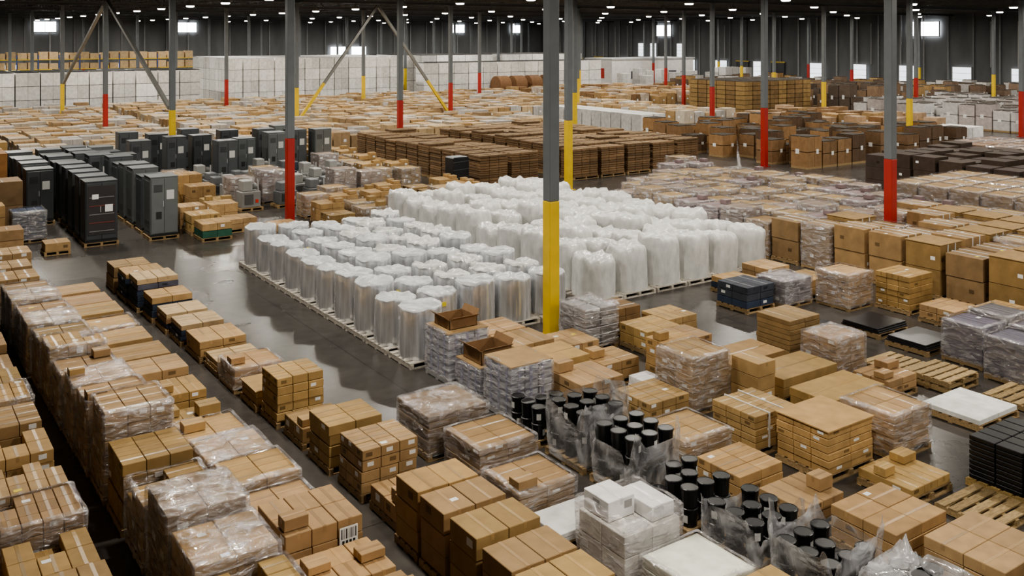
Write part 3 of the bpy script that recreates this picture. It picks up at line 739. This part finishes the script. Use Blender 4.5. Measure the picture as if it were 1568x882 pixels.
for j in range(11): put(R.choice(VK[2:]), 'carton_pallet_stack', 23.4, 44.3+1.3*j, 1.21, 1.16); put(R.choice(VK[2:]), 'carton_pallet_stack', 22.0, 44.9+1.3*j, 1.21, 1.16)
S(10.8, 36.9, 1.2, 1.2, .7, (2, 2, 2), cols=[(.04, .12, .08), KR]); S(10.8, 38.4, 1.2, 1.2, .8, (3, 2, 2)); S(12.2, 38.0, 1.2, 1.2, .55, (2, 2, 2)); S(12.0, 39.8, 1.2, 1.2, .9, (2, 2, 2)); S(12.3, 41.4, 1.2, 1.2, .8, (2, 2, 2), loose=2); S(10.8, 40.0, 1.1, 1.1, .9)
S(12.1, 43.2, 1.2, 1.2, 1.2, (2, 1, 2)); S(12.0, 45.0, 1.2, 1.2, 1.5, (2, 2, 3)); S(10.8, 44, 1.1, 1.1, 1.3, (2, 2, 3)); S(12.2, 47.5, 1.1, 1.1, 1.3, (2, 2, 3), wrap=2); S(13.6, 36.6, 1.1, 1.1, .4, (2, 2, 1))
S(3.9, 43.0, 1.5, 1.5, 2.1, (1, 1, 2), col=shade(KR, .8)); S(3.6, 46.2, 1.6, 1.6, 2.9, (1, 1, 2), col=(.30, .15, .055)); S(4.7, 40.6, 1.2, 1.2, 1.2, (2, 2, 2), col=BLU, wrap=1); S(5.4, 37.8, .9, .9, .45, (1, 1, 1)); S(3.8, 38.8, 1.1, 1.1, .9, (1, 1, 2)); S(3.4, 40.8, 1.1, 1.1, 1.5)
S(3.4, 34.6, 1.2, 1.2, .9, (2, 2, 3)); S(3.2, 33, 1.2, 1.2, .8, (2, 2, 3)); S(3.2, 31.4, 1.2, 1.2, .8, (2, 2, 3))
for k in range(6): S(5.3+R.uniform(-.3,.3), 54+1.6*k, 1.3, 1.3, R.uniform(1.2, 2), (1, 2, 2))

# ------------------------------------------------------------------ distant fields (one mesh each)
def field(name, b0, b1, a0, a1, pb, pa, hf, cf, skip=None, layers=1, tops=True, fill=1., dk=(.05, .04, .03)):
    mb = MB(); rng = random.Random(len(name)*7+int(b0))
    x = b0
    while x+pb <= b1+.01:
        y = a0
        while y+pa <= a1+.01:
            if rng.random() < fill and not (skip and skip(x, y)) and free(x, y, pb, pa):
                h = hf(rng, x, y); c_ = cf(rng, x, y); g = .06
                mb.box(x+g, y+g, 0, x+pb-g, y+pa-g, .13, 'wood', WOOD)
                for k in range(layers):
                    z0 = .13+(h-.13)*k/layers; z1 = .13+(h-.13)*(k+1)/layers-.05
                    cc = shade(c_, rng.uniform(.85, 1.12))
                    mb.box(x+g, y+g, z0, x+pb/2-.01, y+pa-g, z1, 'card', cc); mb.box(x+pb/2+.01, y+g, z0, x+pb-g, y+pa-g, z1, 'card', shade(cc, rng.uniform(.85, 1.1)))
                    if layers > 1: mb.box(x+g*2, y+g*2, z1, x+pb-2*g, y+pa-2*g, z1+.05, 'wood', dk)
                if tops:
                    mb.box(x+g, y+pa*.45, h-.06, x+pb-g, y+pa*.55, h-.03, 'tape', shade(c_, 1.35)); 
                    mb.box(x+pb*.6, y+g-.01, h*.45, x+pb*.75, y+g, h*.6, 'label', WHT)
                    mb.box(x+g-.01, y+pa*.5, h*.45, x+g, y+pa*.7, h*.6, 'label', WHT)
            y += pa
        x += pb
    if mb.v: obj(mb.mesh(name), name)
rowsk = lambda x, y: (int((x-7)/1.35) % 9 == 8) 
FC = (KR, KL, KL, (.50, .43, .34), (.33, .23, .13), (.48, .45, .42))
field('carton_pallet_field', 8, 70, 61, 104, 1.35, 1.25, lambda r, x, y: r.uniform(1.0, 1.35), lambda r, x, y: r.choice(FC), skip=lambda x, y: rowsk(x, y) or (48 < x < 60 and y < 74), fill=.95)
field('carton_pallet_field', 70, 92, 80, 104, 1.35, 1.3, lambda r, x, y: r.uniform(1.0, 1.5), lambda r, x, y: r.choice((KR, KL, (.5, .42, .34), KD)), fill=.9, skip=rowsk)
wh = lambda lo: (lambda r, x, y: shade((lo, lo*.985, lo*.955), r.uniform(.85, 1.1)))
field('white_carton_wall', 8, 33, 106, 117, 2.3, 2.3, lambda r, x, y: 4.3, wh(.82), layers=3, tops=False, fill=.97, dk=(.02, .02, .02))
field('white_carton_wall', 34.5, 58, 108, 122, 1.9, 2.3, lambda r, x, y: 5.4, wh(.9), layers=4, tops=False, dk=(.4, .4, .4))
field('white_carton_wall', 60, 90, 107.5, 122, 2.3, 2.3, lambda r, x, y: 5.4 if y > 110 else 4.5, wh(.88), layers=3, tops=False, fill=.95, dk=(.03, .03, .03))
field('white_carton_row', 52.3, 55.2, 57.5, 71, 1.4, 1.3, lambda r, x, y: 1.6, lambda r, x, y: (.68, .67, .65), tops=False)
field('dark_carton_field', 46.5, 64, 36.5, 54, 1.45, 1.35, lambda r, x, y: r.uniform(1.1, 2.0), lambda r, x, y: r.choice((KD, (.18, .11, .06), (.12, .075, .045), (.32, .19, .09))), layers=2, fill=.6)
field('dark_pallet_pile', 73, 83.5, 65, 73, 1.3, 1.3, lambda r, x, y: 3.4, lambda r, x, y: r.choice(((.26, .17, .07), (.2, .125, .055))), layers=7, tops=False)
field('dark_carton_field', 85, 94, 60, 72, 1.4, 1.4, lambda r, x, y: r.uniform(1.5, 3.), lambda r, x, y: r.choice(((.12, .09, .07), (.24, .16, .1))), layers=2, fill=.6)
field('white_wrapped_field', 78, 98, 32, 56, 1.5, 1.5, lambda r, x, y: r.uniform(1.6, 2.3), lambda r, x, y: r.choice(((.56, .54, .53), (.45, .40, .38), (.64, .63, .62))), layers=2, fill=.85)
field('white_carton_row', 64, 67, 37, 41, 1.45, 1.35, lambda r, x, y: 1.5, wh(.7), tops=False)
field('carton_pallet_field', 98, 122, 60, 106, 1.5, 1.4, lambda r, x, y: r.uniform(1., 2.2), lambda r, x, y: r.choice((KR, (.2, .14, .1), (.5, .48, .46))), fill=.5, layers=2)
field('carton_pallet_field', 64, 76, 44, 60, 1.4, 1.3, lambda r, x, y: r.uniform(1., 1.6), lambda r, x, y: r.choice((KR, KD, (.4, .28, .18))), fill=.5)
field('white_wrapped_field', 96, 124, 108, 112, 1.6, 1.6, lambda r, x, y: r.uniform(1.5, 3), wh(.6), tops=False, fill=.5)
# far racking
mb = MB(); rng = random.Random(4)
for bay in range(12):
    x = 10+bay*2.8
    mb.box(x-.06, 153, 0, x+.06, 153.1, 5.2, 'paint', (.05, .09, .3))
    for lv in range(4):
        z = .1+lv*1.45
        mb.box(x, 153, z, x+2.8, 153.1, z+.12, 'paint', YEL); mb.box(x, 154.1, z, x+2.8, 154.2, z+.12, 'paint', YEL)
        for q in range(2): mb.box(x+.12+q*1.35, 153.05, z+.13, x+1.3+q*1.35, 154.2, z+.13+rng.uniform(.8, 1.1), 'card', shade(KL, rng.uniform(.9, 1.3)))
obj(mb.mesh('pallet_rack'), 'pallet_rack')
# office block
mb = MB(); mb.box(98, 114.6, 0, 116, 121, 4.2, 'paint', (.74, .72, .70)); mb.box(97.8, 114.4, 4.2, 116.2, 121.2, 4.4, 'paint', (.5, .5, .5))
for x in (102, 106, 110): mb.box(x, 114.55, 1.1, x+2, 114.6, 2.3, 'glass', (.1, .1, .12))
mb.box(113, 114.54, 0, 114, 114.6, 2.1, 'paint', (.2, .2, .22)); mb.box(97.94, 116.5, 1.2, 98, 118.5, 2.8, 'label', (.5, .05, .04)); mb.box(97.94, 119, .9, 98, 120, 1.7, 'label', (.5, .05, .04))
obj(mb.mesh('site_office'), 'site_office')
for k in range(4):
    mb = MB(); mb.lathe(0, 1.3, [(.12, -.9), (1.3, -.9), (1.3, .9), (.12, .9)], 24, 'card', (.22, .12, .06), axis='x', smooth=False)
    obj(mb.mesh('paper_reel'), 'paper_reel', (71+2.6*k, 105.9, 0))

# ------------------------------------------------------------------ world + camera
w = bpy.data.worlds.new('World'); scene.world = w; w.use_nodes = True
bg = w.node_tree.nodes['Background']; bg.inputs[0].default_value = (.95, .95, .95, 1); bg.inputs[1].default_value = .35
try: scene.view_settings.look = 'AgX - Medium High Contrast'
except Exception: pass
cam = bpy.data.cameras.new('camera'); co = bpy.data.objects.new('camera', cam); scene.collection.objects.link(co)
cam.lens = 33.24; cam.sensor_width = 36; cam.shift_y = -.2462; cam.clip_end = 500
co.location = (0, 0, 8.0); co.rotation_euler = (math.radians(90), 0, math.radians(-34.5))
scene.camera = co
